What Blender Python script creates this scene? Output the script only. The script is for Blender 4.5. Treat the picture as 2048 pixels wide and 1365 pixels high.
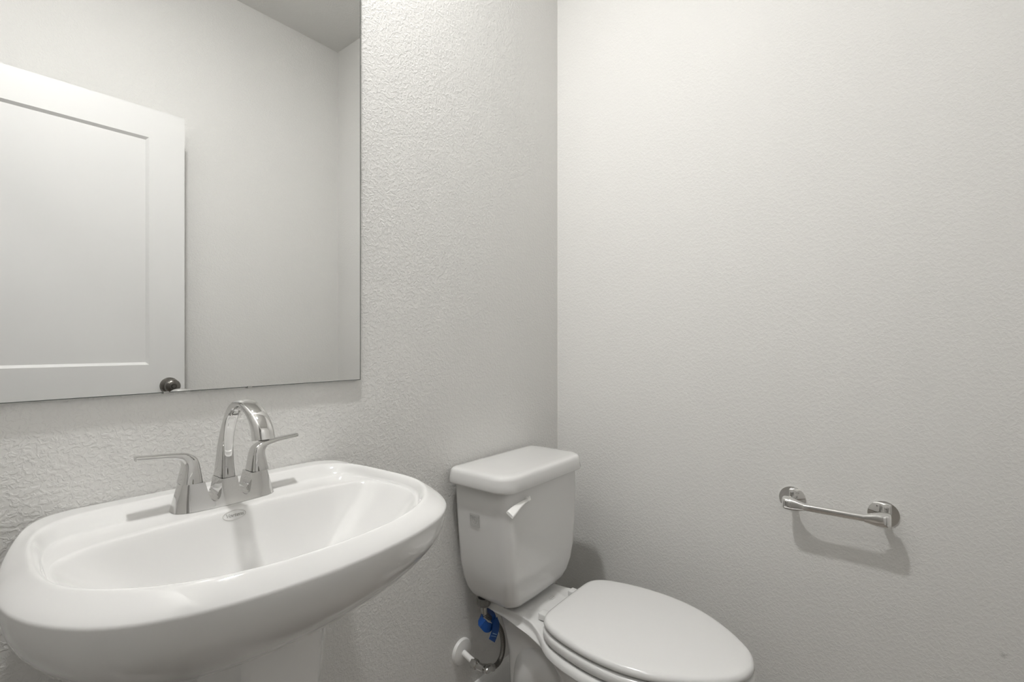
import bpy, bmesh, math, random
from mathutils import Vector, Matrix
import mathutils

# ---------------------------------------------------------------- camera, light, exposure
for o in list(bpy.data.objects):
    bpy.data.objects.remove(o, do_unlink=True)
SC = bpy.context.scene
COL = SC.collection

FPX = 970.0                      # focal length in pixels of a 2048 px wide frame
CAM = Vector((-1.511, -0.993, 1.110))
YAW = math.atan((1800 - 1024) / FPX)
cd = bpy.data.cameras.new('camera')
cam = bpy.data.objects.new('camera', cd)
COL.objects.link(cam)
cd.sensor_fit = 'HORIZONTAL'
cd.sensor_width = 36.0
cd.lens = FPX / 2048 * 36.0
cd.shift_y = 5.5 / 2048
cd.clip_start = 0.01
cam.location = CAM
cam.rotation_euler = (math.radians(90), 0, YAW - math.radians(90))
SC.camera = cam

SC.view_settings.view_transform = 'Standard'
SC.view_settings.look = 'None'
SC.view_settings.gamma = 1.0
SC.view_settings.exposure = 0.0
SC.view_settings.use_curve_mapping = False
SC.cycles.max_bounces = 8
SC.cycles.diffuse_bounces = 6
SC.cycles.glossy_bounces = 6
SC.cycles.caustics_reflective = True
SC.cycles.blur_glossy = 0.0
SC.cycles.use_guiding = False
SC.cycles.sample_clamp_indirect = 30.0

w = bpy.data.worlds.new('world')
SC.world = w
w.use_nodes = True
w.node_tree.nodes['Background'].inputs[0].default_value = (1, 1, 1, 1)
w.node_tree.nodes['Background'].inputs[1].default_value = 0.0

LAMP_POWER = 870.0               # emission of the ceiling lamp's diffuser
HALL_FILL_POWER = 85.0                # emission of the fill light added in the hall

# room: mirror wall is y = 0, right wall x = 0
ROOM_L, ROOM_BACK, ROOM_H = -1.57, -1.483, 2.741

# ---------------------------------------------------------------- materials
def new_mat(name):
    m = bpy.data.materials.new(name)
    m.use_nodes = True
    nt = m.node_tree
    return m, nt, nt.nodes['Principled BSDF']

def simple(name, col, rough=0.5, metal=0.0, spec=0.5, coat=0.0):
    m, nt, b = new_mat(name)
    b.inputs['Base Color'].default_value = (*col, 1)
    b.inputs['Roughness'].default_value = rough
    b.inputs['Metallic'].default_value = metal
    b.inputs['Specular IOR Level'].default_value = spec
    b.inputs['Coat Weight'].default_value = coat
    b.inputs['Coat Roughness'].default_value = 0.03
    return m

def wall_mat(name, col, scale, dist, strength, scuff=None):
    m, nt, b = new_mat(name)
    N, L = nt.nodes, nt.links
    b.inputs['Roughness'].default_value = 0.75
    b.inputs['Specular IOR Level'].default_value = 0.3
    tc = N.new('ShaderNodeTexCoord')
    n1 = N.new('ShaderNodeTexNoise'); n1.inputs['Scale'].default_value = scale
    n1.inputs['Detail'].default_value = 2.5; n1.inputs['Roughness'].default_value = 0.55
    n1.inputs['Distortion'].default_value = 0.6
    n2 = N.new('ShaderNodeTexNoise'); n2.inputs['Scale'].default_value = scale * 0.42
    n2.inputs['Detail'].default_value = 1.0
    L.new(tc.outputs['Object'], n1.inputs['Vector']); L.new(tc.outputs['Object'], n2.inputs['Vector'])
    mr = N.new('ShaderNodeMapRange'); mr.inputs['From Min'].default_value = 0.42; mr.inputs['From Max'].default_value = 0.62
    mr.interpolation_type = 'SMOOTHSTEP'
    L.new(n1.outputs['Fac'], mr.inputs['Value'])
    mx = N.new('ShaderNodeMath'); mx.operation = 'MULTIPLY_ADD'; mx.inputs[1].default_value = 0.7
    L.new(n2.outputs['Fac'], mx.inputs[0]); L.new(mr.outputs['Result'], mx.inputs[2])
    bp = N.new('ShaderNodeBump'); bp.inputs['Distance'].default_value = dist; bp.inputs['Strength'].default_value = strength
    L.new(mx.outputs[0], bp.inputs['Height']); L.new(bp.outputs['Normal'], b.inputs['Normal'])
    # faint paint mottle
    n3 = N.new('ShaderNodeTexNoise'); n3.inputs['Scale'].default_value = 3.0; n3.inputs['Detail'].default_value = 3
    L.new(tc.outputs['Object'], n3.inputs['Vector'])
    mix = N.new('ShaderNodeMix'); mix.data_type = 'RGBA'
    mix.inputs['A'].default_value = (*[c * 0.985 for c in col], 1); mix.inputs['B'].default_value = (*[c * 1.015 for c in col], 1)
    L.new(n3.outputs['Fac'], mix.inputs['Factor'])
    out = mix.outputs['Result']
    if scuff:
        # small grey scuff left on the paint at one spot of the wall
        d = N.new('ShaderNodeVectorMath'); d.operation = 'DISTANCE'; d.inputs[1].default_value = scuff
        n4 = N.new('ShaderNodeTexNoise'); n4.inputs['Scale'].default_value = 260; n4.inputs['Detail'].default_value = 1
        L.new(tc.outputs['Object'], n4.inputs['Vector'])
        vm = N.new('ShaderNodeVectorMath'); vm.operation = 'MULTIPLY_ADD'
        vm.inputs[1].default_value = (0.014, 0.014, 0.014)
        L.new(n4.outputs['Color'], vm.inputs[0]); L.new(tc.outputs['Object'], vm.inputs[2])
        sb = N.new('ShaderNodeVectorMath'); sb.operation = 'SUBTRACT'; sb.inputs[1].default_value = (0.007, 0.007, 0.007)
        L.new(vm.outputs[0], sb.inputs[0]); L.new(sb.outputs[0], d.inputs[0])
        mr2 = N.new('ShaderNodeMapRange'); mr2.inputs['From Min'].default_value = 0.0040; mr2.inputs['From Max'].default_value = 0.0075
        mr2.inputs['To Min'].default_value = 0.28; mr2.inputs['To Max'].default_value = 0.0
        L.new(d.outputs['Value'], mr2.inputs['Value'])
        mix2 = N.new('ShaderNodeMix'); mix2.data_type = 'RGBA'
        mix2.inputs['B'].default_value = (0.2, 0.195, 0.18, 1)
        L.new(mr2.outputs['Result'], mix2.inputs['Factor']); L.new(out, mix2.inputs['A'])
        out = mix2.outputs['Result']
    L.new(out, b.inputs['Base Color'])
    return m

WALL_COL = (0.71, 0.7035, 0.687)
M_wall = wall_mat('textured_wall_paint', WALL_COL, 125, 0.0016, 0.38)
M_wall_r = wall_mat('textured_wall_paint_right', WALL_COL, 125, 0.0014, 0.28, scuff=(0.0, -1.171, 0.4225))
M_ceil = wall_mat('ceiling_paint', (0.68, 0.673, 0.657), 125, 0.0016, 0.3)
M_trim = simple('white_trim_paint', (0.80, 0.797, 0.787), 0.35)
M_door = simple('white_door_paint', (0.71, 0.707, 0.699), 0.38)
M_ceramic = simple('white_vitreous_china', (0.68, 0.677, 0.668), 0.07, 0, 0.5, 0.3)
M_seat = simple('white_seat_plastic', (0.68, 0.677, 0.668), 0.16)
M_plastic = simple('white_plastic', (0.83, 0.825, 0.81), 0.3)
M_chrome = simple('polished_chrome', (0.66, 0.655, 0.645), 0.03, 1.0)
M_chrome3 = simple('bright_chrome', (0.86, 0.855, 0.845), 0.03, 1.0)
M_chrome2 = simple('dull_chrome', (0.55, 0.545, 0.53), 0.22, 1.0)
M_nickel = simple('dark_satin_nickel', (0.20, 0.19, 0.175), 0.24, 1.0)
M_rubber = simple('black_rubber', (0.01, 0.01, 0.01), 0.6)
M_dark = simple('dark_gap', (0.02, 0.02, 0.02), 0.8)
M_mark = simple('grey_glaze_print', (0.36, 0.355, 0.34), 0.3)
M_mark2 = simple('light_grey_glaze_print', (0.60, 0.59, 0.57), 0.25)
M_mark3 = simple('faint_grey_glaze_print', (0.40, 0.395, 0.38), 0.3)
M_grey = simple('grey_nylon', (0.16, 0.155, 0.145), 0.45)
M_mirror = simple('mirror_silver', (0.88, 0.885, 0.88), 0.0, 1.0)
M_edge = simple('ground_glass_edge', (0.10, 0.11, 0.105), 0.25)
M_wood = simple('hall_floor_boards', (0.45, 0.42, 0.38), 0.4)
M_black_plate = simple('dark_latch_plate', (0.10, 0.095, 0.09), 0.35, 0.8)

# floor: pale vinyl planks
M_floor, _nt, _b = new_mat('grey_vinyl_floor')
_tc = _nt.nodes.new('ShaderNodeTexCoord'); _br = _nt.nodes.new('ShaderNodeTexBrick')
_br.inputs['Color1'].default_value = (0.21, 0.185, 0.16, 1); _br.inputs['Color2'].default_value = (0.25, 0.22, 0.19, 1)
_br.inputs['Mortar'].default_value = (0.08, 0.07, 0.06, 1); _br.inputs['Scale'].default_value = 1.0
_br.inputs['Mortar Size'].default_value = 0.0015; _br.inputs['Brick Width'].default_value = 1.2; _br.inputs['Row Height'].default_value = 0.18
_nt.links.new(_tc.outputs['Object'], _br.inputs['Vector']); _nt.links.new(_br.outputs['Color'], _b.inputs['Base Color'])
_b.inputs['Roughness'].default_value = 0.4

# braided steel hose
M_braid, _nt, _b = new_mat('braided_steel')
_tc = _nt.nodes.new('ShaderNodeTexCoord'); _wv = _nt.nodes.new('ShaderNodeTexWave')
_wv.inputs['Scale'].default_value = 220; _wv.inputs['Distortion'].default_value = 3
_wv.bands_direction = 'DIAGONAL'
_nt.links.new(_tc.outputs['Object'], _wv.inputs['Vector'])
_cr = _nt.nodes.new('ShaderNodeMix'); _cr.data_type = 'RGBA'
_cr.inputs['A'].default_value = (0.10, 0.095, 0.09, 1); _cr.inputs['B'].default_value = (0.36, 0.35, 0.33, 1)
_nt.links.new(_wv.outputs['Fac'], _cr.inputs['Factor']); _nt.links.new(_cr.outputs['Result'], _b.inputs['Base Color'])
_b.inputs['Metallic'].default_value = 0.8; _b.inputs['Roughness'].default_value = 0.35

M_blue = simple('blue_plastic_film', (0.004, 0.055, 0.24), 0.35)
M_pale = simple('pale_tag_print', (0.25, 0.38, 0.58), 0.4)

def emit(name, col, strength):
    m, nt, b = new_mat(name)
    b.inputs['Base Color'].default_value = (0.8, 0.8, 0.8, 1)
    b.inputs['Emission Color'].default_value = (*col, 1)
    b.inputs['Emission Strength'].default_value = strength
    return m

# ---------------------------------------------------------------- mesh helpers
def mesh_obj(name, verts, faces, mat, parent=None, smooth=True, sharp=40, loc=None):
    me = bpy.data.meshes.new(name)
    me.from_pydata([tuple(v) for v in verts], [], faces)
    bm = bmesh.new(); bm.from_mesh(me)
    bmesh.ops.remove_doubles(bm, verts=bm.verts, dist=1e-6)
    bmesh.ops.recalc_face_normals(bm, faces=bm.faces)
    finish(bm, me, smooth, sharp)
    if mat: me.materials.append(mat)
    o = bpy.data.objects.new(name, me)
    COL.objects.link(o)
    if parent: attach(o, parent)
    return o

def finish(bm, me, smooth=True, sharp=40):
    for f in bm.faces: f.smooth = smooth
    if smooth:
        lim = math.radians(sharp)
        for e in bm.edges:
            if len(e.link_faces) == 2:
                e.smooth = e.calc_face_angle(0) < lim
    bm.to_mesh(me); bm.free()

def attach(o, parent):
    o.parent = parent
    o.matrix_parent_inverse = Matrix.Translation(-parent_world(parent))

def parent_world(p):
    v = Vector(p.location)
    if p.parent: pass
    return v

def thing(name, label, cat, loc, group=None):
    o = bpy.data.objects.new(name, None)
    o.empty_display_size = 0.05
    o.location = loc
    COL.objects.link(o)
    tag(o, label, cat, group)
    return o

def tag(o, label, cat, group=None, kind=None):
    o['label'] = label; o['category'] = cat
    if group: o['group'] = group
    if kind: o['kind'] = kind

def struct(o, label=None):
    o['kind'] = 'structure'
    if label: o['label'] = label
    return o

def box_vf(x0, x1, y0, y1, z0, z1):
    v = [(x0, y0, z0), (x1, y0, z0), (x1, y1, z0), (x0, y1, z0), (x0, y0, z1), (x1, y0, z1), (x1, y1, z1), (x0, y1, z1)]
    f = [(0, 3, 2, 1), (4, 5, 6, 7), (0, 1, 5, 4), (1, 2, 6, 5), (2, 3, 7, 6), (3, 0, 4, 7)]
    return v, f

def boxes(name, specs, mat, parent=None, bevel=0.0):
    V, Fs = [], []
    for s in specs:
        v, f = box_vf(*s); n = len(V)
        V += v; Fs += [tuple(i + n for i in q) for q in f]
    me = bpy.data.meshes.new(name)
    me.from_pydata(V, [], Fs)
    bm = bmesh.new(); bm.from_mesh(me)
    bmesh.ops.recalc_face_normals(bm, faces=bm.faces)
    if bevel > 0:
        bmesh.ops.bevel(bm, geom=list(bm.edges), offset=bevel, segments=3, affect='EDGES', profile=0.5)
    finish(bm, me, bevel > 0, 50)
    me.materials.append(mat)
    o = bpy.data.objects.new(name, me); COL.objects.link(o)
    if parent: attach(o, parent)
    return o

def loft(rings, cap0=True, cap1=True, closed=True):
    """rings: lists of the same number of points -> verts, faces"""
    n = len(rings[0]); V = [p for r in rings for p in r]; Fs = []
    for k in range(len(rings) - 1):
        for i in range(n if closed else n - 1):
            j = (i + 1) % n
            Fs.append((k * n + i, k * n + j, (k + 1) * n + j, (k + 1) * n + i))
    if cap0: Fs.append(tuple(range(n))[::-1])
    if cap1: Fs.append(tuple((len(rings) - 1) * n + i for i in range(n)))
    return V, Fs

def interp(pts, n):
    """Catmull-Rom through points, n samples per span"""
    P = [Vector(p) for p in pts]; out = []
    for i in range(len(P) - 1):
        p0 = P[i - 1] if i > 0 else P[i] * 2 - P[i + 1]
        p1, p2 = P[i], P[i + 1]
        p3 = P[i + 2] if i + 2 < len(P) else P[i + 1] * 2 - P[i]
        for k in range(n):
            t = k / n
            out.append(0.5 * ((2 * p1) + (p2 - p0) * t + (2 * p0 - 5 * p1 + 4 * p2 - p3) * t * t + (3 * p1 - p0 - 3 * p2 + p3) * t ** 3))
    out.append(P[-1]); return out

def tube_rings(path, radii, n=20):
    rings = []; N = len(path)
    t0 = (path[1] - path[0]).normalized()
    up = Vector((0, 0, 1)) if abs(t0.z) < 0.9 else Vector((1, 0, 0))
    nrm = (up - t0 * up.dot(t0)).normalized()
    for k, p in enumerate(path):
        t = (path[min(k + 1, N - 1)] - path[max(k - 1, 0)]).normalized()
        nrm = (nrm - t * nrm.dot(t)).normalized(); b = t.cross(nrm)
        r = radii[k] if isinstance(radii, (list, tuple)) else radii
        rings.append([p + (nrm * math.cos(a) + b * math.sin(a)) * r for a in [2 * math.pi * i / n for i in range(n)]])
    return rings

def tube(name, pts, radius, mat, parent=None, n=20, smooth_path=8, sharp=50):
    path = interp(pts, smooth_path) if smooth_path else [Vector(p) for p in pts]
    if isinstance(radius, (list, tuple)) and smooth_path:
        rr = [v.x for v in interp([(r, 0, 0) for r in radius], smooth_path)]
    else:
        rr = radius
    V, Fs = loft(tube_rings(path, rr, n))
    return mesh_obj(name, V, Fs, mat, parent, sharp=sharp)

def lathe(name, profile, origin, axis, mat, parent=None, n=40, sharp=35):
    """profile: (r, h) pairs, h along axis from origin"""
    ax = Vector(axis).normalized(); o = Vector(origin)
    u = ax.orthogonal().normalized(); v = ax.cross(u)
    rings = []
    for r, h in profile:
        r = max(r, 1e-5)
        rings.append([o + ax * h + (u * math.cos(a) + v * math.sin(a)) * r for a in [2 * math.pi * i / n for i in range(n)]])
    if profile[0][0] > 0:            # open in the middle: a ring
        V, Fs = loft(rings + [rings[0]], False, False)
    else:
        V, Fs = loft(rings)
    return mesh_obj(name, V, Fs, mat, parent, sharp=sharp)

def polyarc(half, n):
    """half outline [(dx, y)...] back centre -> front centre, mirrored and resampled to a smooth closed loop of n points"""
    pts = [Vector((a, b, 0)) for a, b in half]
    mir = [Vector((-a, b, 0)) for a, b in half[-2:0:-1]]
    loop = pts + mir; m = len(loop); dense = []
    for i in range(m):
        p0, p1, p2, p3 = loop[i - 1], loop[i], loop[(i + 1) % m], loop[(i + 2) % m]
        for k in range(8):
            t = k / 8
            dense.append(0.5 * ((2 * p1) + (p2 - p0) * t + (2 * p0 - 5 * p1 + 4 * p2 - p3) * t * t + (3 * p1 - p0 - 3 * p2 + p3) * t ** 3))
    L = [0]
    for i in range(len(dense)): L.append(L[-1] + (dense[(i + 1) % len(dense)] - dense[i]).length)
    out = []; j = 0
    for k in range(n):
        s = L[-1] * k / n
        while L[j + 1] < s: j += 1
        f = (s - L[j]) / max(L[j + 1] - L[j], 1e-9)
        out.append(dense[j].lerp(dense[(j + 1) % len(dense)], f))
    return [(p.x, p.y) for p in out]

def rrect(hw, yb, yf, rb, rf, bow=0.0, n=8):
    """plan outline: back edge at yb, front edge at yf (< yb), corner radii, front bowed out by bow"""
    out = []
    def arc(cx, cy, r, a0, a1):
        for i in range(n + 1):
            a = math.radians(a0 + (a1 - a0) * i / n)
            out.append((cx + r * math.cos(a), cy + r * math.sin(a)))
    arc(hw - rb, yb - rb, rb, 0, 90)
    arc(-hw + rb, yb - rb, rb, 90, 180)
    arc(-hw + rf, yf + rf, rf, 180, 270)
    for i in range(1, 8):
        t = i / 8; out.append((-hw + rf + (2 * hw - 2 * rf) * t, yf))
    arc(hw - rf, yf + rf, rf, 270, 360)
    res = []
    for x, y in out:
        k = max(0.0, min(1.0, (yb - y) / (yb - yf)))
        res.append((x, y - bow * k * (1 - (x / hw) ** 2)))
    return res

def text_mesh(name, body, size, mat, parent, matrix, shear=0.0, extrude=0.0002, bold=0.0):
    cu = bpy.data.curves.new(name, 'FONT')
    cu.body = body; cu.size = size; cu.align_x = 'CENTER'; cu.align_y = 'CENTER'
    cu.shear = shear; cu.extrude = extrude; cu.offset = bold
    tmp = bpy.data.objects.new(name, cu); COL.objects.link(tmp)
    dg = bpy.context.evaluated_depsgraph_get()
    me = bpy.data.meshes.new_from_object(tmp.evaluated_get(dg))
    bpy.data.objects.remove(tmp, do_unlink=True)
    me.transform(matrix)
    me.materials.clear(); me.materials.append(mat)
    o = bpy.data.objects.new(name, me); COL.objects.link(o)
    if parent: attach(o, parent)
    return o

def frame_matrix(origin, xdir, normal):
    z = Vector(normal).normalized(); x = Vector(xdir); x = (x - z * x.dot(z)).normalized(); y = z.cross(x)
    return Matrix(((x.x, y.x, z.x, origin[0]), (x.y, y.y, z.y, origin[1]), (x.z, y.z, z.z, origin[2]), (0, 0, 0, 1)))

def line_loop(name, pts2d, width, height, mat, parent, matrix, closed=True):
    """thin raised line along a 2D path on a local plane"""
    P = [Vector((a, b, 0)) for a, b in pts2d]; n = len(P); rings = []
    for i in range(n):
        a = P[i - 1] if (i > 0 or closed) else P[i]; c = P[(i + 1) % n] if (i < n - 1 or closed) else P[i]
        t = (c - a).normalized(); s = Vector((-t.y, t.x, 0)) * width / 2
        rings.append([P[i] - s - Vector((0, 0, height)), P[i] + s - Vector((0, 0, height)), P[i] + s + Vector((0, 0, height)), P[i] - s + Vector((0, 0, height))])
    if closed: rings.append(rings[0])
    V, Fs = loft(rings, not closed, not closed)
    return mesh_obj(name, [matrix @ Vector(v) for v in V], Fs, mat, parent, smooth=False)

def join(objs, name):
    """several meshes of one printed mark become one mesh"""
    V, Fs = [], []
    for o in objs:
        n = len(V); V += [tuple(v.co) for v in o.data.vertices]; Fs += [tuple(i + n for i in p.vertices) for p in o.data.polygons]
    par, mat = objs[0].parent, objs[0].data.materials[0]
    for o in objs: bpy.data.objects.remove(o, do_unlink=True)
    me = bpy.data.meshes.new(name); me.from_pydata(V, [], Fs); me.materials.append(mat)
    o = bpy.data.objects.new(name, me); COL.objects.link(o); attach(o, par)
    return o

# ---------------------------------------------------------------- room shell
T = 0.12
HALL_L = -2.9
HY0, HY1 = -2.4, 0.6
DO0, DO1, DOH = -1.375, -0.585, 2.06        # doorway in the entry wall
struct(boxes('floor', [(ROOM_L - T, T, ROOM_BACK - T, T, -0.05, 0)], M_floor))
struct(boxes('ceiling', [(ROOM_L - T, T, ROOM_BACK - T, T, ROOM_H, ROOM_H + 0.1)], M_ceil))
struct(boxes('wall_left', [(ROOM_L, 0, 0, T, 0, ROOM_H)], M_wall))
struct(boxes('wall_right', [(0, T, ROOM_BACK - T, T, 0, ROOM_H)], M_wall_r))
struct(boxes('wall_rear', [(ROOM_L, 0, ROOM_BACK - T, ROOM_BACK, 0, ROOM_H)], M_wall))
struct(boxes('wall_entry', [(ROOM_L - T, ROOM_L, ROOM_BACK - T, DO0, 0, ROOM_H), (ROOM_L - T, ROOM_L, DO1, T, 0, ROOM_H),
                            (ROOM_L - T, ROOM_L, DO0, DO1, DOH, ROOM_H)], M_wall))
# hall beyond the doorway
struct(boxes('floor_hall', [(HALL_L, ROOM_L - T, HY0, HY1, -0.05, 0)], M_wood))
struct(boxes('ceiling_hall', [(HALL_L, ROOM_L - T, HY0, HY1, ROOM_H, ROOM_H + 0.1)], M_ceil))
struct(boxes('wall_hall', [(HALL_L - T, HALL_L, HY0, HY1, 0, ROOM_H), (HALL_L, ROOM_L - T, HY1, HY1 + T, 0, ROOM_H),
                           (HALL_L, ROOM_L - T, HY0 - T, HY0, 0, ROOM_H),
                           (ROOM_L - T - 0.001, ROOM_L - T, HY0, ROOM_BACK - T, 0, ROOM_H),
                           (ROOM_L - T - 0.001, ROOM_L - T, T, HY1, 0, ROOM_H)], M_wall))

def baseboard(name, p0, p1, nrm, h=0.099, t=0.013):
    """moulded skirting from p0 to p1 against a wall; nrm points into the room"""
    prof = [(0, 0), (t, 0), (t, h - 0.018), (t - 0.003, h - 0.012), (t - 0.005, h - 0.004), (t - 0.008, h), (0, h)]
    rings = [[(p[0] + nrm[0] * a, p[1] + nrm[1] * a, z) for a, z in prof] for p in (p0, p1)]
    V, Fs = loft(rings)
    return struct(mesh_obj(name, V, Fs, M_trim, None, sharp=30))
baseboard('baseboard_left', (ROOM_L, 0), (0, 0), (0, -1))
baseboard('baseboard_right', (0, ROOM_BACK), (0, -0.013), (-1, 0))
baseboard('baseboard_rear', (ROOM_L, ROOM_BACK), (-0.013, ROOM_BACK), (0, 1))

# door casing and jamb of the doorway
struct(boxes('trim_1', [(ROOM_L - T, ROOM_L, DO0, DO0 + 0.018, 0, DOH), (ROOM_L - T, ROOM_L, DO1 - 0.018, DO1, 0, DOH),
                        (ROOM_L - T, ROOM_L, DO0, DO1, DOH - 0.018, DOH)], M_trim))
struct(boxes('trim_2', [(ROOM_L, ROOM_L + 0.014, DO1 - 0.006, DO1 + 0.051, 0, DOH + 0.051),
                        (ROOM_L, ROOM_L + 0.014, DO0 - 0.051, DO0 + 0.006, 0, DOH + 0.051),
                        (ROOM_L, ROOM_L + 0.014, DO0 + 0.006, DO1 - 0.006, DOH - 0.006, DOH + 0.051)], M_trim, bevel=0.003))

# ---------------------------------------------------------------- door, open against the rear wall
DW, DTH, DH0, DH1 = 0.762, 0.035, 0.012, 2.045
door_ang = math.radians(1.4)
edge = Vector((-0.787, -1.349, 0))
du = Vector((-math.cos(door_ang), -math.sin(door_ang), 0))       # from the free edge to the hinges
dn = Vector((-du.y, du.x, 0))
if dn.y < 0: dn = -dn                                            # face turned to the mirror
def D(u, n, z): p = edge + du * u + dn * n; return (p.x, p.y, z)
def door_mesh():
    st = 0.121
    panels = [(1.027, 1.929), (0.24, 0.90)]
    V, Fs = [], []
    def quad(pts):
        n = len(V); V.extend(pts); Fs.append((n, n + 1, n + 2, n + 3))
    for side in (0, 1):
        nn = 0.0 if side == 0 else -DTH
        sg = -1 if side == 0 else 1
        us = [0, st, DW - st, DW]
        zs = [DH0, panels[1][0], panels[1][1], panels[0][0], panels[0][1], DH1]
        for i in range(3):
            for k in range(5):
                u0, u1, z0, z1 = us[i], us[i + 1], zs[k], zs[k + 1]
                if i == 1 and k in (1, 3):
                    d, s = 0.009 * sg, 0.010
                    o4 = [(u0, z0), (u1, z0), (u1, z1), (u0, z1)]
                    i4 = [(u0 + s, z0 + s), (u1 - s, z0 + s), (u1 - s, z1 - s), (u0 + s, z1 - s)]
                    for a in range(4):
                        b = (a + 1) % 4
                        quad([D(o4[a][0], nn, o4[a][1]), D(o4[b][0], nn, o4[b][1]), D(i4[b][0], nn + d, i4[b][1]), D(i4[a][0], nn + d, i4[a][1])])
                    quad([D(a, nn + d, z) for a, z in i4])
                else:
                    quad([D(u0, nn, z0), D(u1, nn, z0), D(u1, nn, z1), D(u0, nn, z1)])
    quad([D(0, 0, DH0), D(0, -DTH, DH0), D(0, -DTH, DH1), D(0, 0, DH1)])
    quad([D(DW, 0, DH0), D(DW, -DTH, DH0), D(DW, -DTH, DH1), D(DW, 0, DH1)])
    quad([D(0, 0, DH1), D(0, -DTH, DH1), D(DW, -DTH, DH1), D(DW, 0, DH1)])
    quad([D(0, 0, DH0), D(0, -DTH, DH0), D(DW, -DTH, DH0), D(DW, 0, DH0)])
    return V, Fs
V, Fs = door_mesh()
door = mesh_obj('door_1', V, Fs, M_door, None, smooth=False)
struct(door, 'white two panel door standing open against the rear wall, seen in the mirror')
KU, KZ = 0.054, 0.940
for sgn, base in ((1, 0.0), (-1, -DTH)):
    org = D(KU, base, KZ); ax = dn * sgn
    kn = lathe('door_knob', [(0.0, 0), (0.033, 0), (0.033, 0.004), (0.030, 0.009), (0.016, 0.012), (0.012, 0.018), (0.0125, 0.026), (0.018, 0.030),
                             (0.025, 0.036), (0.0275, 0.043), (0.0265, 0.050), (0.022, 0.0555), (0.015, 0.058), (0.010, 0.0585), (0.009, 0.0565), (0.0075, 0.0565), (0.006, 0.060), (0, 0.0605)],
               org, ax, M_nickel, door)
    kn['label'] = 'dark satin door knob'
boxes('latch_plate', [(edge.x - 0.002, edge.x + 0.0012, edge.y - 0.029, edge.y - 0.006, KZ - 0.028, KZ + 0.028)], M_black_plate, door)
for hz in (0.25, 1.05, 1.82):
    p = D(DW, -0.004, hz)
    lathe('hinge', [(0, -0.045), (0.006, -0.045), (0.006, 0.045), (0, 0.045)], p, (0, 0, 1), M_nickel, door, n=12)

# ---------------------------------------------------------------- ceiling lamp, and the fill light added in the hall
lamp_xy = (-1.17, -0.335)
cl = thing('ceiling_light', 'round white flush ceiling light above the pedestal sink', 'ceiling light', (lamp_xy[0], lamp_xy[1], ROOM_H))
lathe('trim_ring', [(0.052, 0), (0.085, 0), (0.085, -0.006), (0.080, -0.011), (0.060, -0.012), (0.052, -0.007)], (lamp_xy[0], lamp_xy[1], ROOM_H), (0, 0, 1), M_plastic, cl)
lathe('diffuser', [(0, -0.002), (0.050, -0.002)] + [(0.050 * math.cos(t * math.pi / 20), -0.004 - 0.014 * math.sin(t * math.pi / 20)) for t in range(0, 11)], (lamp_xy[0], lamp_xy[1], ROOM_H), (0, 0, 1), emit('lamp_diffuser', (1.0, 0.995, 0.98), LAMP_POWER), cl)
hl = thing('hall_fill_light', 'added fill light shaped as a round white ceiling light in the hall outside the doorway', 'ceiling light', (-2.25, -0.95, ROOM_H))  # assumed fixture, added out of view to send fill light through the doorway
lathe('trim_ring', [(0.10, 0), (0.125, 0), (0.125, -0.012), (0.118, -0.02), (0.103, -0.022), (0.10, -0.012)], (-2.25, -0.95, ROOM_H), (0, 0, 1), M_plastic, hl)
lathe('diffuser', [(0, -0.004), (0.0995, -0.004), (0.0995, -0.018), (0.08, -0.026), (0.04, -0.030), (0, -0.031)], (-2.25, -0.95, ROOM_H), (0, 0, 1), emit('hall_fill_diffuser', (1.0, 0.995, 0.98), HALL_FILL_POWER), hl)

# ---------------------------------------------------------------- mirror
MX0, MX1, MZ0, MZ1 = -1.480, -0.8495, 1.0272, 2.02
mir = boxes('wall_mirror', [(MX0, MX1, -0.010, -0.0008, MZ0, MZ1)], M_mirror)
tag(mir, 'large frameless rectangular wall mirror above the pedestal sink', 'mirror')
boxes('mirror_edge', [(MX1, MX1 + 0.0018, -0.0098, -0.0006, MZ0 - 0.0012, MZ1), (MX0 - 0.0018, MX0, -0.0098, -0.0006, MZ0 - 0.0012, MZ1),
                      (MX0, MX1, -0.0098, -0.0006, MZ0 - 0.0012, MZ0), (MX0, MX1, -0.0098, -0.0006, MZ1, MZ1 + 0.0012)], M_edge, mir)
for cxp in (-1.232, -1.095):
    boxes('mirror_clip', [(cxp - 0.004, cxp + 0.004, -0.0115, -0.0006, MZ0 - 0.0035, MZ0 + 0.0008)], M_chrome2, mir)

# ---------------------------------------------------------------- pedestal sink
SX = -1.164
NU = 192
crease = [(0, -.003), (.12, -.003), (.185, -.003), (.212, -.008), (.233, -.029), (.248, -.057), (.2605, -.09), (.2715, -.125), (.2805, -.165), (.286, -.205), (.287, -.24), (.284, -.275), (.276, -.308), (.264, -.338),
          (.248, -.366), (.228, -.390), (.2, -.412), (.16, -.431), (.11, -.445), (.055, -.453), (0, -.456)]
lipo = [(0, -.073), (.1, -.073), (.15, -.0735), (.19, -.077), (.214, -.087), (.229, -.108), (.2375, -.14), (.2425, -.18), (.2445, -.22), (.2445, -.25), (.242, -.275), (.2355, -.298), (.223, -.321), (.205, -.342),
        (.183, -.366), (.145, -.391), (.1, -.410), (.055, -.4195), (0, -.423)]
baso = [(0, -.140), (.05, -.1405), (.1, -.142), (.16, -.146), (.195, -.153), (.221, -.166), (.2345, -.189), (.2395, -.22), (.2395, -.25), (.237, -.273), (.2305, -.295), (.2185, -.317), (.201, -.3375),
        (.1795, -.362), (.1425, -.3865), (.0985, -.405), (.0545, -.4145), (0, -.418)]
BC = (0.0, -0.272)
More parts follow.
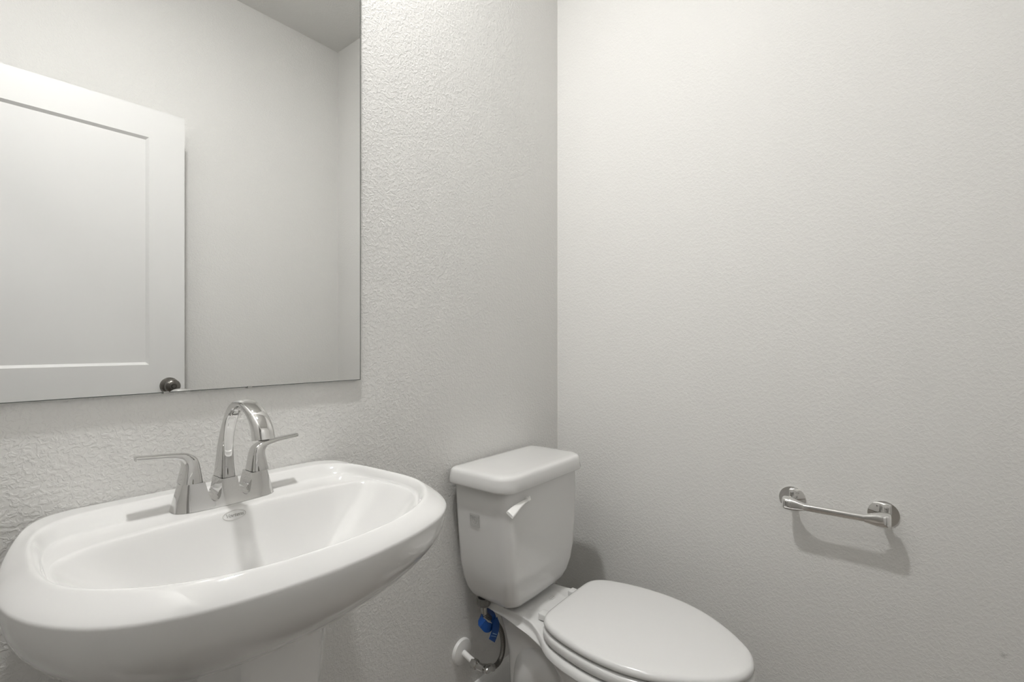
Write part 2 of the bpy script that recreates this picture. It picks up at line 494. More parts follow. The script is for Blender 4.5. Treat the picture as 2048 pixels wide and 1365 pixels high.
def radial(half):
    pts = polyarc(half, 720); tab = []
    for x, y in pts:
        tab.append((math.atan2(y - BC[1], x - BC[0]), math.hypot(x - BC[0], y - BC[1])))
    tab.sort()
    # resample evenly and smooth a little so the glaze shows no ripples
    n_ = 720; ev = []; j = 0
    tt = [(tab[-1][0] - 2 * math.pi, tab[-1][1])] + tab + [(tab[0][0] + 2 * math.pi, tab[0][1])]
    for i in range(n_):
        a_ = -math.pi + 2 * math.pi * (i + .5) / n_
        while tt[j + 1][0] < a_: j += 1
        f_ = (a_ - tt[j][0]) / max(tt[j + 1][0] - tt[j][0], 1e-9)
        ev.append(tt[j][1] * (1 - f_) + tt[j + 1][1] * f_)
    wts = [math.exp(-.5 * (k / 5.0) ** 2) for k in range(-14, 15)]; sw = sum(wts)
    ev = [sum(wts[k + 14] * ev[(i + k) % n_] for k in range(-14, 15)) / sw for i in range(n_)]
    tab = [(-math.pi + 2 * math.pi * (i + .5) / n_, ev[i]) for i in range(n_)]
    tab = [(tab[-1][0] - 2 * math.pi, tab[-1][1])] + tab + [(tab[0][0] + 2 * math.pi, tab[0][1])]
    def f(a):
        lo, hi = 0, len(tab) - 1
        while hi - lo > 1:
            m = (lo + hi) // 2
            if tab[m][0] <= a: lo = m
            else: hi = m
        t = (a - tab[lo][0]) / max(tab[hi][0] - tab[lo][0], 1e-9)
        return tab[lo][1] * (1 - t) + tab[hi][1] * t
    return f
rC, rL, rB0 = radial(crease), radial(lipo), radial(baso)
def rB(a):
    g = rL(a) - rB0(a) - .006
    return rL(a) - (.0012 + .5 * (g + math.sqrt(g * g + .00002)))
DECK_Z, DEPTH = 0.838, 0.135
def sm(t): t = max(0.0, min(1.0, t)); return t * t * (3 - 2 * t)
def backness(a):
    d = abs((a - math.pi / 2 + math.pi) % (2 * math.pi) - math.pi)
    return 1 - sm((d - 0.75) / 0.55)
def deckness(a): return sm((rL(a) - rB(a) - .004) / .05)
def basin_z(s, a=math.pi / 2):
    """s = 0 at the centre, 1 at the basin edge; steep behind, gentler at the ends"""
    k = deckness(a); p = 2.1 + 0.9 * k; e = 0.004 + 0.034 * k
    t = 1 - s
    t = (math.sqrt(t * t + e * e) - e) / (math.sqrt(1 + e * e) - e)
    return DECK_Z - DEPTH * (1 - (1 - t) ** p)
def rim_z(v, b, k=1.0):
    """v = 0 at the inner lip, 1 at the outer crease; b = 1 along the back ledge; k = 1 next to the deck"""
    up = 0.0172 + 0.0023 * b
    ww = 0.29 + 0.20 * b
    t = min(1.0, v / ww)
    z = DECK_Z + up * (k * sm(t) + (1 - k) * (1 - (1 - t) ** 2))
    q = max(0.0, (v - ww) / (1 - ww)); q = math.sqrt(q * q + .006) - math.sqrt(.006)
    z -= (1 - b) * (0.0200 * q + 0.0045 * q ** 5) + b * 0.001 * q
    return z
def deck_z(t): return DECK_Z
RB = [0.0, .06, .12, .2, .3, .4, .5, .6, .68, .75, .81, .86, .90, .93, .955, .975, .99]
rings = []
angs = [2 * math.pi * i / NU - math.pi for i in range(NU)]
def ring(fn):
    return [fn(a) for a in angs]
def P3(a, r, z): return Vector((SX + BC[0] + r * math.cos(a), BC[1] + r * math.sin(a), z))
for s in RB[1:] + [1.0]:
    rings.append(ring(lambda a: P3(a, rB(a) * s, basin_z(s, a))))
for t in (.2, .4, .6, .8, 1.0):
    rings.append(ring(lambda a: P3(a, rB(a) + (rL(a) - rB(a)) * t, DECK_Z)))
for v in (.05, .1, .15, .2, .25, .3, .36, .42, .48, .55, .65, .75, .84, .91, .96, 1.0):
    rings.append(ring(lambda a: P3(a, rL(a) + (rC(a) - rL(a)) * v, rim_z(v, backness(a), deckness(a)))))
# apron: outline shrinks towards the wall centre while it goes down
H = 0.1807
def apron(a, k):
    p = P3(a, rC(a), 0)
    sx, sy = 1 - .514 * k ** 2.117, 1 - .428 * k ** 1.866
    x = SX + (p.x - SX) * sx; y = p.y * sy
    b = backness(a)
    z = 0.8305 - (H - 0.0045) * k
    return Vector((x, min(y, -0.003), z))
for k in (0.0, .03, .08, .15, .23, .32, .41, .5, .59, .68, .76, .83, .89, .94, .98, 1.0):
    rings.append(ring(lambda a: apron(a, k)))
sink = thing('pedestal_sink', 'white oval pedestal sink under the mirror with a chrome faucet on it', 'sink', (SX, -0.2, 0))
V, Fs = loft(rings, True, True)
basin = mesh_obj('basin', V, Fs, M_ceramic, sink, sharp=150)
# pedestal column, wide at the top and drawn in below
def ped(z):
    t = max(0.0, min(1.0, z / 0.66))
    hwb = 0.072 + 0.026 * t ** 3 + 0.03 * (1 - t) ** 4
    hwf = 0.041 + 0.016 * t ** 2 + 0.03 * (1 - t) ** 4
    yb, yf = -0.085, -0.255 - 0.045 * t ** 1.5 - 0.02 * (1 - t) ** 4
    pts = [(hwb, yb), (hwb + 0.004, (yb + yf) / 2 + 0.01), (hwb, yf + 0.055), (hwf, yf + 0.006), (hwf * .5, yf), (0, yf - 0.002)]
    full = pts + [(-x, y) for x, y in pts[-2::-1]]
    return [Vector((SX + x, y, z)) for x, y in full]
V, Fs = loft([ped(z) for z in (0, .02, .05, .1, .2, .3, .4, .48, .54, .6, .66, .70)])
pd = mesh_obj('pedestal', V, Fs, M_ceramic, sink, sharp=28)
bv = pd.modifiers.new('bevel', 'BEVEL'); bv.width = 0.006; bv.segments = 3; bv.limit_method = 'ANGLE'; bv.angle_limit = math.radians(25)
lathe('drain', [(0, 0), (0.016, 0), (0.018, 0.0015), (0.022, 0.002), (0.023, 0.0), (0.022, -0.004), (0, -0.004)], (SX, BC[1], basin_z(0) + 0.0015), (0, 0, 1), M_chrome, sink)
# oval maker's mark on the front edge of the deck
def basin_pt(x, s):
    a = math.pi / 2
    for _ in range(30):
        r = rB(a) * s
        a += 0.5 * (r * math.cos(a) - (x - SX)) / max(r, .01)
    return P3(a, rB(a) * s, basin_z(s, a))
lp = basin_pt(SX - 0.0105, 0.955); l2 = basin_pt(SX - 0.0105, 0.93); l3 = basin_pt(SX - 0.0105, 0.98)
tup = (l3 - l2).normalized(); nn_ = Vector((1, 0, 0)).cross(tup).normalized()
if nn_.z < 0: nn_ = -nn_
Mlogo = frame_matrix(lp + nn_ * 0.0004, (1, 0, 0), nn_)
ov = line_loop('maker_mark', [(0.0175 * math.cos(2 * math.pi * i / 48), 0.0075 * math.sin(2 * math.pi * i / 48)) for i in range(48)], 0.0009, 0.0004, M_mark2, sink, Mlogo)
text_mesh('lettering', 'Vortens', 0.0086, M_mark, ov, Mlogo, shear=0.35, extrude=0.0003)

# ---------------------------------------------------------------- faucet
FX, FZ = -1.165, 0.8385
fa = thing('faucet', 'polished chrome two handle faucet with an arched spout on the sink deck', 'faucet', (FX, -0.08, FZ))
prof = [(-1.0, .043), (-.96, .043), (-.90, .043), (-.80, .043), (-.70, .043), (-.60, .043), (-.52, .043), (-.470, .043), (-.450, .036), (-.430, .028), (-.4075, .020), (-.379, .0142),
        (-.3416, .0108), (-.298, .0098), (-.2546, .0112), (-.2174, .0148), (-.1888, .020), (-.1714, .028), (-.1615, .036), (-.1553, .043), (-.075, .043), (0, .043)]
prof = prof + [(-a, b) for a, b in prof[-2::-1]]
TOPZ = .043
def fx(s_, z): return .0805 * s_ - math.copysign(.0118, s_) * (z / TOPZ) * abs(s_) ** 4
def yfront(s_, z):
    k = 1 - 0.36 * (z / TOPZ) ** 0.8
    e = max(0.0, (abs(s_) - 0.66) / 0.34)
    return -.079 - (0.0315 - 0.009 * s_ * s_) * k * max(0.0, 1 - e ** 2.6) ** (1 / 2.6)
def yback(s_, z):
    k = 1 - 0.30 * (z / TOPZ) ** 0.8
    e = max(0.0, (abs(s_) - 0.70) / 0.30)
    return -.079 + 0.0285 * k * max(0.0, 1 - e ** 2.6) ** (1 / 2.6)
NV = 8
dense = []
for i in range(len(prof) - 1):
    n_ = 8 if i in (0, len(prof) - 2) else 3
    for k in range(n_):
        t = k / n_
        if i == 0: t = t ** 2.2
        if i == len(prof) - 2: t = 1 - (1 - t) ** 2.2
        dense.append((prof[i][0] * (1 - t) + prof[i + 1][0] * t, prof[i][1] * (1 - t) + prof[i + 1][1] * t))
dense.append(prof[-1])
M = len(dense); V, Fs = [], []
idx = {}
for side in (0, 1):
    for i in range(M):
        for j in range(NV + 1):
            s_, z = dense[i]; zz = z * j / NV
            idx[(side, i, j)] = len(V)
            V.append((FX + fx(s_, zz), (yfront if side == 0 else yback)(s_, zz), FZ + zz))
for side in (0, 1):
    for i in range(M - 1):
        for j in range(NV):
            q = (idx[(side, i, j)], idx[(side, i + 1, j)], idx[(side, i + 1, j + 1)], idx[(side, i, j + 1)])
            Fs.append(q if side == 0 else q[::-1])
for i in range(M - 1):
    Fs.append((idx[(0, i, NV)], idx[(0, i + 1, NV)], idx[(1, i + 1, NV)], idx[(1, i, NV)]))
    Fs.append((idx[(0, i, 0)], idx[(1, i, 0)], idx[(1, i + 1, 0)], idx[(0, i + 1, 0)]))
def dedupe(Fs, V):
    out = []
    for f in Fs:
        seen = []
        for k in f:
            if not any((Vector(V[k]) - Vector(V[q])).length < 1e-6 for q in seen): seen.append(k)
        if len(seen) >= 3: out.append(tuple(seen))
    return out
mesh_obj('faucet_body', V, dedupe(Fs, V), M_chrome, fa, sharp=38)

def sec_ring(c, ua, ub, ha, hb0, hb1, ex, n=36):
    """superellipse section: ua with half size ha, ub with half width hb0 (at -ua) .. hb1 (at +ua)"""
    out = []
    for i in range(n):
        a = 2 * math.pi * i / n
        ca, sa = math.cos(a), math.sin(a)
        p = math.copysign(abs(ca) ** (2 / ex), ca); q = math.copysign(abs(sa) ** (2 / ex), sa)
        hb = hb0 + (hb1 - hb0) * (p + 1) / 2
        out.append(c + ua * (p * ha) + ub * (q * hb))
    return out
# handles
hs = [((.0690, .0436), (.0378, .0436), .0198), ((.0668, .055), (.0396, .058), .0178), ((.0645, .067), (.0420, .073), .0155), ((.0642, .0750), (.0450, .0825), .0135),
      ((.0668, .0803), (.0510, .0885), .0120), ((.0720, .0838), (.0600, .0925), .0108), ((.0830, .0866), (.0780, .0947), .0097), ((.1000, .0887), (.0985, .0963), .0090), ((.1180, .0903), (.1180, .0977), .0086), ((.1265, .0912), (.1270, .0983), .0084)]
for sg in (-1, 1):
    lo = interp([(a[0][0], a[0][1], a[2]) for a in hs], 5); hi = interp([(a[1][0], a[1][1], a[2]) for a in hs], 5)
    rg = []
    for p, q in zip(lo, hi):
        A = Vector((FX + sg * p.x, -.079, FZ + p.y)); B = Vector((FX + sg * q.x, -.079, FZ + q.y))
        c = (A + B) / 2; u = (B - A); h = u.length / 2; u.normalize()
        rg.append(sec_ring(c, u, Vector((0, 1, 0)), h, p.z, p.z * 0.96, 4.2))
    V, Fs = loft(rg)
    mesh_obj('handle', V, Fs, M_chrome, fa, sharp=50)
# spout: outer point, inner point (y, z above deck), outer and inner half width
sp = [((-.0555, .0434), (-.0985, .0434), .0124, .0116), ((-.0650, .070), (-.0955, .070), .0127, .0094), ((-.0749, .0984), (-.0962, .0984), .013, .0078), ((-.0885, .1261), (-.1022, .1255), .013, .0074),
      ((-.1058, .1530), (-.1130, .1465), .0131, .0078), ((-.1225, .1695), (-.1235, .1560), .0134, .009), ((-.1400, .1785), (-.1380, .1640), .0137, .0102), ((-.1600, .1812), (-.1570, .1668), .0141, .0114), ((-.1824, .1768), (-.1735, .1634), .0146, .0128),
      ((-.2050, .1668), (-.1880, .1560), .0151, .0138), ((-.2220, .1540), (-.1985, .1462), .0155, .0146), ((-.2330, .1405), (-.2045, .1355), .0158, .0151), ((-.2385, .1255), (-.2085, .1205), .0160, .0155)]
oo = interp([(a[0][0], a[0][1], a[2]) for a in sp], 6); ii = interp([(a[1][0], a[1][1], a[3]) for a in sp], 6)
rg = []
for k, (p, q) in enumerate(zip(oo, ii)):
    A = Vector((FX, p.x, FZ + p.y)); B = Vector((FX, q.x, FZ + q.y))
    u = (A - B); h = u.length / 2; c = (A + B) / 2; u.normalize()
    ex = 4.6 - 2.2 * sm((k / len(oo) - 0.3) / 0.25)
    rg.append(sec_ring(c, u, Vector((1, 0, 0)), h, q.z, p.z, ex, 44))
V, Fs = loft(rg)
mesh_obj('spout', V, Fs, M_chrome, fa, sharp=50)
ac = (Vector((FX, -.2385, FZ + .1255)) + Vector((FX, -.2085, FZ + .1205))) / 2
an = Vector((0, .005, -.030)).normalized()
an = Vector((0, 0.164, -0.986)); 
lathe('aerator', [(0, -.002), (0.0085, -.002), (0.0085, 0.0004), (0.0070, 0.0006), (0.0065, 0.0002), (0, 0.0002)], ac, an, M_grey, fa, n=24)

# ---------------------------------------------------------------- toilet
TX = -0.377
toi = thing('toilet', 'white two piece toilet with a closed lid in the corner right of the sink', 'toilet', (TX, -0.38, 0))
def plan(pts, z): return [Vector((TX + x, y, z)) for x, y in pts]
tank_prof = [  # z, half width, y back, y front, r back, r front, bow
    (.386, .080, -.06, -.145, .028, .034, .004), (.3865, .098, -.05, -.160, .03, .038, .004), (.388, .109, -.042, -.170, .03, .04, .004), (.392, .119, -.036, -.1795, .03, .04, .004), (.399, .128, -.031, -.188, .03, .04, .004),
    (.41, .137, -.027, -.1955, .03, .040, .005), (.43, .1475, -.024, -.203, .028, .038, .005), (.46, .157, -.022, -.2085, .026, .036, .005), (.50, .1645, -.02, -.211, .024, .034, .005), (.57, .1705, -.02, -.212, .022, .033, .005), (.65, .1768, -.02, -.2105, .02, .033, .005),
    (.72, .1815, -.02, -.208, .02, .034, .005), (.733, .182, -.02, -.2075, .02, .034, .005)]
V, Fs = loft([plan(rrect(h, yb, yf, rb, rf, bw, 12), z) for z, h, yb, yf, rb, rf, bw in tank_prof])
mesh_obj('tank', V, Fs, M_ceramic, toi, sharp=60)
lid_prof = [(.725, .194, -.014, -.220, .022, .048, .006), (.7265, .198, -.011, -.224, .024, .050, .006), (.731, .2, -.010, -.2255, .024, .050, .006), (.745, .1985, -.0105, -.2245, .024, .057, .006), (.757, .1968, -.0115, -.2228, .024, .050, .006),
            (.7635, .1942, -.0135, -.2203, .022, .048, .006), (.7672, .1898, -.017, -.2162, .021, .045, .006), (.7689, .1835, -.022, -.210, .02, .042, .006), (.7697, .170, -.034, -.197, .02, .04, .005), (.7702, .130, -.06, -.165, .02, .035, .004)]
V, Fs = loft([plan(rrect(h, yb, yf, rb, rf, bw, 12), z) for z, h, yb, yf, rb, rf, bw in lid_prof])
mesh_obj('tank_lid', V, Fs, M_ceramic, toi, sharp=60)

# bowl, rim and tank deck
rim_half = [(0, -.035), (.05, -.035), (.085, -.038), (.1, -.055), (.1005, -.13), (.101, -.18), (.108, -.228), (.128, -.275), (.153, -.325), (.171, -.385), (.18, -.46), (.1745, -.54), (.155, -.61), (.122, -.67), (.085, -.712), (.045, -.737), (0, -.746)]
NB = 96
R0 = polyarc(rim_half, NB)
def bowl_ring(z, sx, front, back, squash=0.0):
    """rim outline squeezed: y range mapped to back..front, x scaled"""
    out = []
    for x, y in R0:
        t = (y + .035) / (-.746 + .035)
        yy = back + (front - back) * t
        out.append((x * sx, yy))
    return out
egg_half = [(0, -.215), (.05, -.22), (.09, -.24), (.12, -.28), (.145, -.33), (.163, -.39), (.17, -.46), (.165, -.54), (.146, -.61), (.114, -.668), (.078, -.707), (.04, -.73), (0, -.738)]
EG = polyarc(egg_half, NB)
def egg(sx, back, front, z):
    return [Vector((TX + x * sx, back + (front - back) * (y + .215) / (-.738 + .215), z)) for x, y in EG]
def rimdrop(r): return [Vector((v.x, v.y, v.z - .0135 * sm((-.235 - v.y) / .09))) for v in r]
def grow(pts, d):
    """widen the rim around the bowl (not the neck under the tank) by d"""
    out = []
    for x, y in pts:
        k = sm((-.245 - y) / .10); r = math.hypot(x, y + .47)
        out.append((x + d * k * x / r, y + d * k * (y + .47) / r))
    return out
rg = [plan([(x * k_, -.39 + (y + .39) * k_) for x, y in R0], .3795) for k_ in (.02, .5, .9, .965)]
rg += [plan([(x * .99, y * .998 - .0005) for x, y in R0], .3793), plan(grow(R0, .002), .3782), plan(grow(R0, .006), .3755), plan(grow(R0, .0088), .3715), plan(grow(R0, .0104), .3665), plan(grow(R0, .0108), .362)]
rg = [rimdrop(r) for r in rg]
top_ = [(v.x - TX, v.y) for v in rg[-1]]; z_top = [v.z for v in rg[-1]]
def morph(t, sx, back, front, z):
    """from the rim outline (t = 0) to the egg-shaped bowl section (t = 1)"""
    e_ = egg(sx, back, front, z)
    return [Vector((TX + x * (1 - t) + (q.x - TX) * t, y * (1 - t) + q.y * t, z if t > .3 else min(z, zt))) for (x, y), q, zt in zip(top_, e_, z_top)]
rg += [morph(.04, 1.125, -.15, -.7565, .3595), morph(.20, 1.125, -.18, -.7565, .3575), morph(.45, 1.125, -.21, -.7565, .354), morph(.72, 1.124, -.232, -.756, .349), morph(.92, 1.123, -.241, -.7555, .341),
       egg(1.120, -.252, -.754, .325), egg(1.114, -.270, -.750, .308), egg(1.09, -.290, -.735, .278), egg(1.02, -.305, -.706, .238), egg(.89, -.308, -.655, .195), egg(.74, -.29, -.60, .15), egg(.63, -.25, -.55, .10), egg(.61, -.19, -.54, .05), egg(.65, -.14, -.56, .02), egg(.66, -.13, -.56, 0)]
V, Fs = loft(rg)
bowl = mesh_obj('bowl', V, Fs, M_ceramic, toi, sharp=60)
# trapway: the bulging pipe behind the bowl, and the web that carries the tank deck
trap = interp([(TX, -.40, .13), (TX, -.36, .185), (TX, -.30, .226), (TX, -.245, .236), (TX, -.210, .212), (TX, -.200, .15), (TX, -.197, .07), (TX, -.197, .0)], 8)
V, Fs = loft(tube_rings(trap, [.074 + .013 * math.sin(min(1, k / 24) * math.pi / 2) for k in range(len(trap))], 40))
mesh_obj('trapway', V, Fs, M_ceramic, toi, sharp=60)
web = []
for z, hw, yb, yf in ((.361, .092, -.05, -.30), (.35, .082, -.07, -.30), (.335, .075, -.088, -.30), (.29, .069, -.103, -.30), (.24, .064, -.112, -.29), (.12, .062, -.118, -.29), (.0, .062, -.118, -.29)):
    web.append(plan(rrect(hw, yb, yf, .025, .03, 0, 6), z))
V, Fs = loft(web)
mesh_obj('deck_web', V, Fs, M_ceramic, toi, sharp=60)
# seat and seat lid
seat_half = [(0, -.278), (.06, -.2785), (.105, -.281), (.13, -.292), (.147, -.312), (.161, -.345), (.174, -.40), (.1805, -.465), (.1755, -.535), (.155, -.602), (.122, -.66), (.088, -.702), (.05, -.735), (.0, -.749)]
S0 = polyarc(seat_half, 112)
def scaled(off, pts, cy=-.49):
    out = []; n = len(pts)
    for i in range(n):
        a, b = Vector((*pts[i - 1], 0)), Vector((*pts[(i + 1) % n], 0))
        t = (b - a).normalized(); nrm = Vector((t.y, -t.x, 0))
        p = Vector((*pts[i], 0))
        if nrm.dot(p - Vector((0, cy, 0))) < 0: nrm = -nrm
        p = p + nrm * off; out.append((p.x, p.y))
    return out
rg = [plan(scaled(-.006, S0), .4010), plan(scaled(-.002, S0), .4018), plan(S0, .4050), plan(scaled(-.0005, S0), .411), plan(scaled(-.003, S0), .4162), plan(scaled(-.008, S0), .4190), plan(scaled(-.016, S0), .4204)]
for k_, z_ in ((.88, .4212), (.7, .4222), (.45, .4230), (.2, .4234), (.02, .4235)):
    rg.append(plan([(x * k_, -.50 + (y + .50) * k_) for x, y in scaled(-.016, S0)], z_))
V, Fs = loft(rg)
seat_lid = mesh_obj('seat_lid', V, Fs, M_seat, toi, sharp=60)
S1 = scaled(.002, S0)
inner = [(x * .62, -.50 + (y + .50) * .66) for x, y in S1]
rg = [plan(scaled(-.008, S1), .3705), plan(scaled(-.002, S1), .3725), plan(S1, .3770), plan(S1, .388), plan(scaled(-.002, S1), .3925), plan(scaled(-.007, S1), .3955), plan(scaled(-.02, S1), .3965), plan(inner, .3955), plan([(x * .98, -.5 + (y + .5) * .98) for x, y in inner], .385), plan(inner, .3705)]
rg.append(rg[0])
V, Fs = loft(rg, False, False)
seat = mesh_obj('seat', V, Fs, M_seat, toi, sharp=60)
for bx, by in ((-.11, -.36), (.11, -.36), (-.09, -.66), (.09, -.66)):
    lathe('seat_bumper', [(0, 0), (.009, 0), (.009, .0055), (0, .0055)], (TX + bx, by, .3657), (0, 0, 1), M_seat, seat, n=16)
    lathe('lid_bumper', [(0, 0), (.009, 0), (.009, .0055), (0, .0055)], (TX + bx, by, .3960), (0, 0, 1), M_seat, seat_lid, n=16)
for sx in (-1, 1):
    x0 = TX + sx * .074
    boxes('seat_hinge', [(x0 - .013, x0 + .013, -.300, -.243, .3788, .3965)], M_seat, toi, bevel=.003)
for sx in (-1, 1):
    lathe('tank_bolt', [(0, 0), (.0065, 0), (.0065, .010), (0, .010)], (TX + sx * .0935, -.137, .3785), (0, 0, 1), M_rubber, toi, n=20)
boxes('tank_gasket', [(TX - .05, TX + .05, -.165, -.06, .3785, .392)], M_grey, toi, bevel=.004)
# trip lever on the front of the tank
lv = interp([(TX - .092, -.2215, .6955), (TX - .117, -.2225, .6950), (TX - .142, -.2245, .6920), (TX - .164, -.2275, .6880), (TX - .183, -.2305, .6840), (TX - .191, -.2315, .6820)], 5)
rg = []
for k, p in enumerate(lv):
    t = k / (len(lv) - 1)
    hh = .0022 + .0050 * sm(t * 1.15); dd = .0040 + .0090 * sm(t * 1.2)
    up = Vector((0, 0, 1)); ow = Vector((0, -1, 0))
    u1 = (up * .87 + ow * .5).normalized(); u2 = (ow * .87 - up * .5).normalized()
    rg.append(sec_ring(p, u1, u2, hh * .55, dd, dd * .8, 3.6, 20))
V, Fs = loft(rg)
lever = mesh_obj('flush_lever', V, Fs, M_plastic, toi, sharp=45)
lathe('lever_hub', [(0, 0), (.008, 0), (.008, .010), (.006, .013), (0, .013)], (TX - .096, -.2095, .6955), (0, -1, 0), M_plastic, lever, n=24)
# printed certification mark on the left side of the tank, small mark on the bowl
def cert_mark(Mx, s, mat, nm):
    parts = []
    sq = line_loop(nm, [(-s, -s), (s, -s), (s, s), (-s, s)], s * .06, .0003, mat, toi, Mx)
    parts.append(sq)
    parts += [line_loop(nm, [(-s * .78, -s * .78), (s * .78, -s * .78), (s * .78, s * .78), (-s * .78, s * .78)], s * .045, .0003, mat, toi, Mx)]
    sh = [(-.52, .55), (-.3, .5), (0, .56), (.3, .5), (.52, .55), (.5, 0), (.36, -.34), (0, -.6), (-.36, -.34), (-.5, 0)]
    parts.append(line_loop(nm, [(a * s, b * s) for a, b in sh], s * .06, .0003, mat, toi, Mx))
    for ch, a, b in (('U', -.24, .26), ('P', .02, .0), ('C', .22, -.24), ('c', -.6, -.52), ('R', .6, -.52)):
        parts.append(text_mesh(nm, ch, s * (.55 if ch in 'UPC' else .3), mat, toi, Mx @ Matrix.Translation((a * s, b * s, 0)), extrude=.0002))
    return join(parts, nm)
tank_left_x = lambda z: TX - (.1725 + (.178 - .1725) * (z - .57) / .08)
Mm = frame_matrix((tank_left_x(.634) - .0003, -.099, .634), (0, -1, 0), (-1, 0, -.06))
cert_mark(Mm, .0165, M_mark3, 'certification_mark')
Mb = frame_matrix((TX - .0742, -.283, .232), (0, -.96, .28), (-1, 0, 0))
# oval mark on the deck in front of the tank
Mo = frame_matrix((TX + .026, -.212, .3797), (1, 0, 0), (0, 0, 1))
ov2 = line_loop('maker_mark', [(.0135 * math.cos(2 * math.pi * i / 36), .006 * math.sin(2 * math.pi * i / 36)) for i in range(36)], .0008, .0003, M_mark2, toi, Mo)
text_mesh('lettering', 'Vortens', .0066, M_mark, ov2, Mo, shear=.35, extrude=.0002)

# ---------------------------------------------------------------- water supply for the toilet
VX, VY, VZ = -.506, 0.0, .2195
ws = thing('supply_valve', 'chrome stop valve on a white wall pipe below the toilet tank', 'water valve', (VX, VY, VZ))
e = lathe('escutcheon', [(0, 0), (.0365, 0), (.0365, .004), (.034, .0085), (.026, .0105), (.016, .0115), (.0125, .012), (0, .012)], (VX, VY, VZ), (0, -1, 0), M_plastic, ws)
pipe_end = Vector((-.513, -.062, .2195))
tube('supply_pipe', [(VX, -.008, VZ), (VX - .002, -.03, VZ - .004), (VX - .004, -.062, VZ - .010)], .0082, M_plastic, ws, n=24, smooth_path=3)
vb = Vector((VX - .004, -.072, VZ - .0115))
lathe('compression_nut', [(0, -.012), (.0125, -.012), (.0135, -.006), (.0135, .004), (.0115, .008), (0, .008)], vb + Vector((0, .012, 0)), (0, -1, 0), M_chrome2, ws, n=6, sharp=20)
tube('valve_body', [vb + Vector((0, .012, 0)), vb, vb + Vector((0, -.022, 0))], .0098, M_chrome2, ws, smooth_path=3)
tube('valve_outlet', [vb + Vector((0, -.006, 0)), vb + Vector((.015, -.010, -.007)), vb + Vector((.030, -.014, -.014))], [.0078, .0085, .0098], M_chrome2, ws, smooth_path=4)
lathe('stem', [(0, 0), (.0045, 0), (.0045, .014), (0, .014)], vb + Vector((0, -.020, 0)), (0, -1, 0), M_chrome2, ws, n=16)
hd = Vector((vb.x + .004, vb.y - .034, vb.z + .003))
rg = []
for zz, k in ((-.0045, .9), (-.003, 1), (.003, 1), (.0045, .9)):
    rg.append([hd + Vector((.0150 * k * math.cos(a), zz, .0090 * k * math.sin(a))) for a in [2 * math.pi * i / 28 for i in range(28)]])
V, Fs = loft(rg)
mesh_obj('valve_handle', V, Fs, M_chrome2, ws)
lathe('packing_knob', [(0, 0), (.005, 0), (.0055, .006), (0, .008)], vb + Vector((-.002, .004, .009)), (0, 0, 1), M_chrome2, ws, n=14)
# braided hose looping up to the tank inlet
hp0 = vb + Vector((.028, -.0135, -.013))
hs_pts = [hp0, hp0 + Vector((.014, -.004, -.005)), Vector((-.443, -.088, .1885)), Vector((-.424, -.086, .203)), Vector((-.4155, -.083, .232)), Vector((-.421, -.080, .268)), Vector((-.440, -.077, .300)), Vector((-.464, -.076, .322)), Vector((-.483, -.0755, .340)), Vector((-.4905, -.075, .358)), Vector((-.491, -.075, .385))]
hose = thing('supply_hose', 'braided steel hose looping from the wall valve up to the toilet tank', 'hose', hs_pts[0])
tube('braided_hose', hs_pts, .0073, M_braid, hose, n=20, smooth_path=10)
tube('crimp_sleeve', [(-.4885, -.0755, .348), (-.4905, -.075, .360), (-.491, -.075, .384)], .0086, M_chrome2, hose, smooth_path=4)
lathe('coupling_nut', [(0, 0), (.017, 0), (.020, .006), (.021, .018), (.019, .022), (0, .022)], (-.491, -.075, .372), (0, 0, 1), M_grey, hose, n=10, sharp=20)
lathe('hose_nut', [(0, 0), (.0105, 0), (.0105, .014), (.009, .018), (0, .018)], hp0 + Vector((.001, 0, 0)), (.85, -.3, -.38), M_chrome2, hose, n=6, sharp=20)
# shank washer of the tank inlet
lathe('inlet_washer', [(0, 0), (.016, 0), (.016, .012), (0, .012)], (-.491, -.075, .3925), (0, 0, 1), M_rubber, toi, n=24)
# blue tag wound round the hose
tg = thing('warning_tag', 'blue plastic warning tag wrapped round the toilet supply hose', 'tag', (-.468, -.085, .30))
def strip(name, mids, wvec, mat, th=.0006, par=None):
    rg = []
    pts = interp(mids, 8)
    for k, p in enumerate(pts):
        t = (pts[min(k + 1, len(pts) - 1)] - pts[max(k - 1, 0)]).normalized()
        wv = Vector(wvec); wv = wv - t * wv.dot(t)
        nr = t.cross(wv).normalized() * th
        rg.append([p - wv - nr, p + wv - nr, p + wv + nr, p - wv + nr])
    V, Fs = loft(rg)
    return mesh_obj(name, V, Fs, mat, par or tg, sharp=60)
strip('tag_loop', [(-.507, -.086, .330), (-.498, -.093, .318), (-.482, -.096, .314), (-.468, -.092, .320), (-.462, -.080, .328), (-.468, -.068, .336), (-.482, -.062, .341), (-.497, -.068, .339), (-.506, -.078, .334), (-.507, -.086, .330)], (.0075, 0, .0105), M_blue)
tail = strip('tag_tail', [(-.468, -.0955, .328), (-.467, -.099, .316), (-.472, -.102, .303), (-.482, -.1035, .290), (-.490, -.104, .281)], (.0135, -.001, -.0065), M_blue)
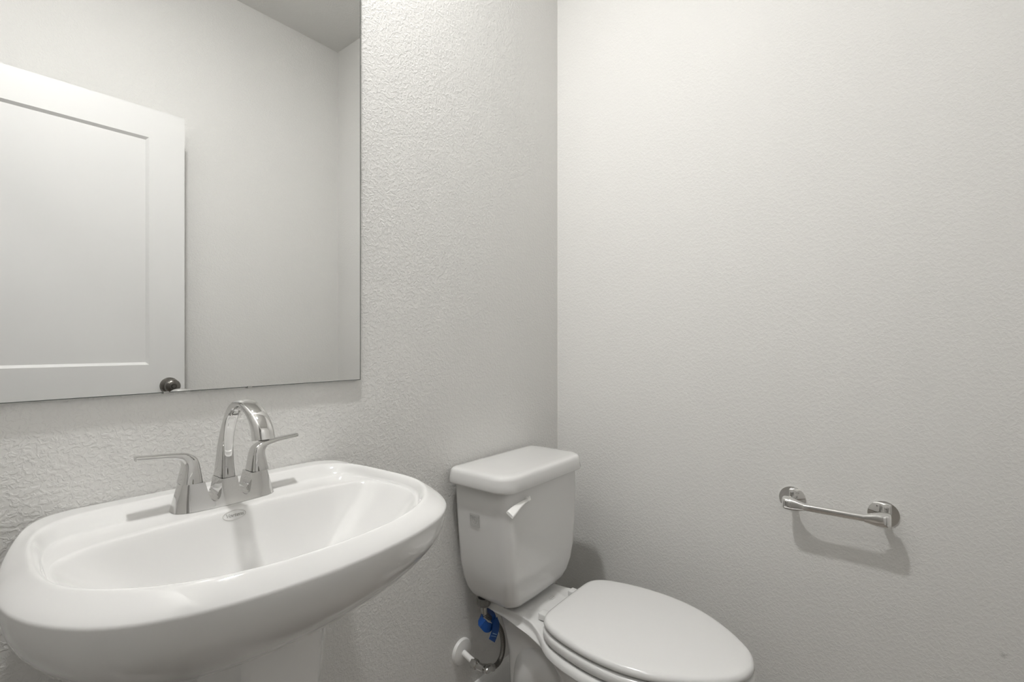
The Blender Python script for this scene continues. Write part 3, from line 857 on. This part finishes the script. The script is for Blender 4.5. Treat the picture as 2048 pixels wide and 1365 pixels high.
strip('tag_print', [(-.4785, -.1050, .2965), (-.4797, -.1051, .2948)], (.0085, -.0007, -.004), M_pale, .0004, tail)
strip('tag_print', [(-.4828, -.1054, .2910), (-.4834, -.1054, .2900)], (.0105, -.0009, -.005), M_pale, .0004, tail)

# ---------------------------------------------------------------- toilet paper holder on the right wall
PZ = .689
ph = thing('paper_holder', 'empty chrome toilet paper holder with two round plates on the right wall', 'toilet paper holder', (0, -.8625, PZ))
for y0, s in ((-.764, -1), (-.961, 1)):
    lathe('wall_plate', [(0, 0), (.0320, 0), (.0322, .0012), (.0322, .0028), (.0319, .0032), (0, .0033)], (0, y0, PZ), (-1, 0, 0), M_chrome3, ph, n=56, sharp=30)
    # enlarged end of the holder, tapering into the bar, on a short stem
    secs = [(-.0165, -.051, .0020, .006), (-.0160, -.051, .0075, .0115), (-.0140, -.051, .0140, .0148), (-.0095, -.0515, .0180, .0162), (0.0, -.0530, .0185, .0165),
            (.009, -.0575, .0140, .0158), (.018, -.0612, .0108, .0138), (.027, -.0635, .0092, .0112), (.0345, -.0645, .0085, .0098)]
    rg = []
    for q in interp([(a_[1], a_[2], a_[3]) for a_ in secs], 4):
        rg.append(q)
    offs = [v.x for v in interp([(a_[0], 0, 0) for a_ in secs], 4)]
    rings_ = [sec_ring(Vector((q.x, y0 + s * d, PZ)), Vector((0, 0, 1)), Vector((1, 0, 0)), q.z, q.y, q.y, 3.4, 40) for q, d in zip(rg, offs)]
    V, Fs = loft(rings_)
    pst = mesh_obj('post', V, Fs, M_chrome3, ph, sharp=50)
    lathe('stem', [(0, .003), (.0085, .003), (.0085, .040), (0, .040)], (0, y0, PZ - .0065), (-1, 0, 0), M_chrome3, pst, n=32)
rg = []
for k in range(13):
    y = -.7985 - (.9270 - .7985) * k / 12
    rg.append(sec_ring(Vector((-.0645, y, PZ)), Vector((0, 0, 1)), Vector((1, 0, 0)), .0093, .0083, .0083, 2.6, 36))
V, Fs = loft(rg)
mesh_obj('bar', V, Fs, M_chrome3, ph, sharp=50)
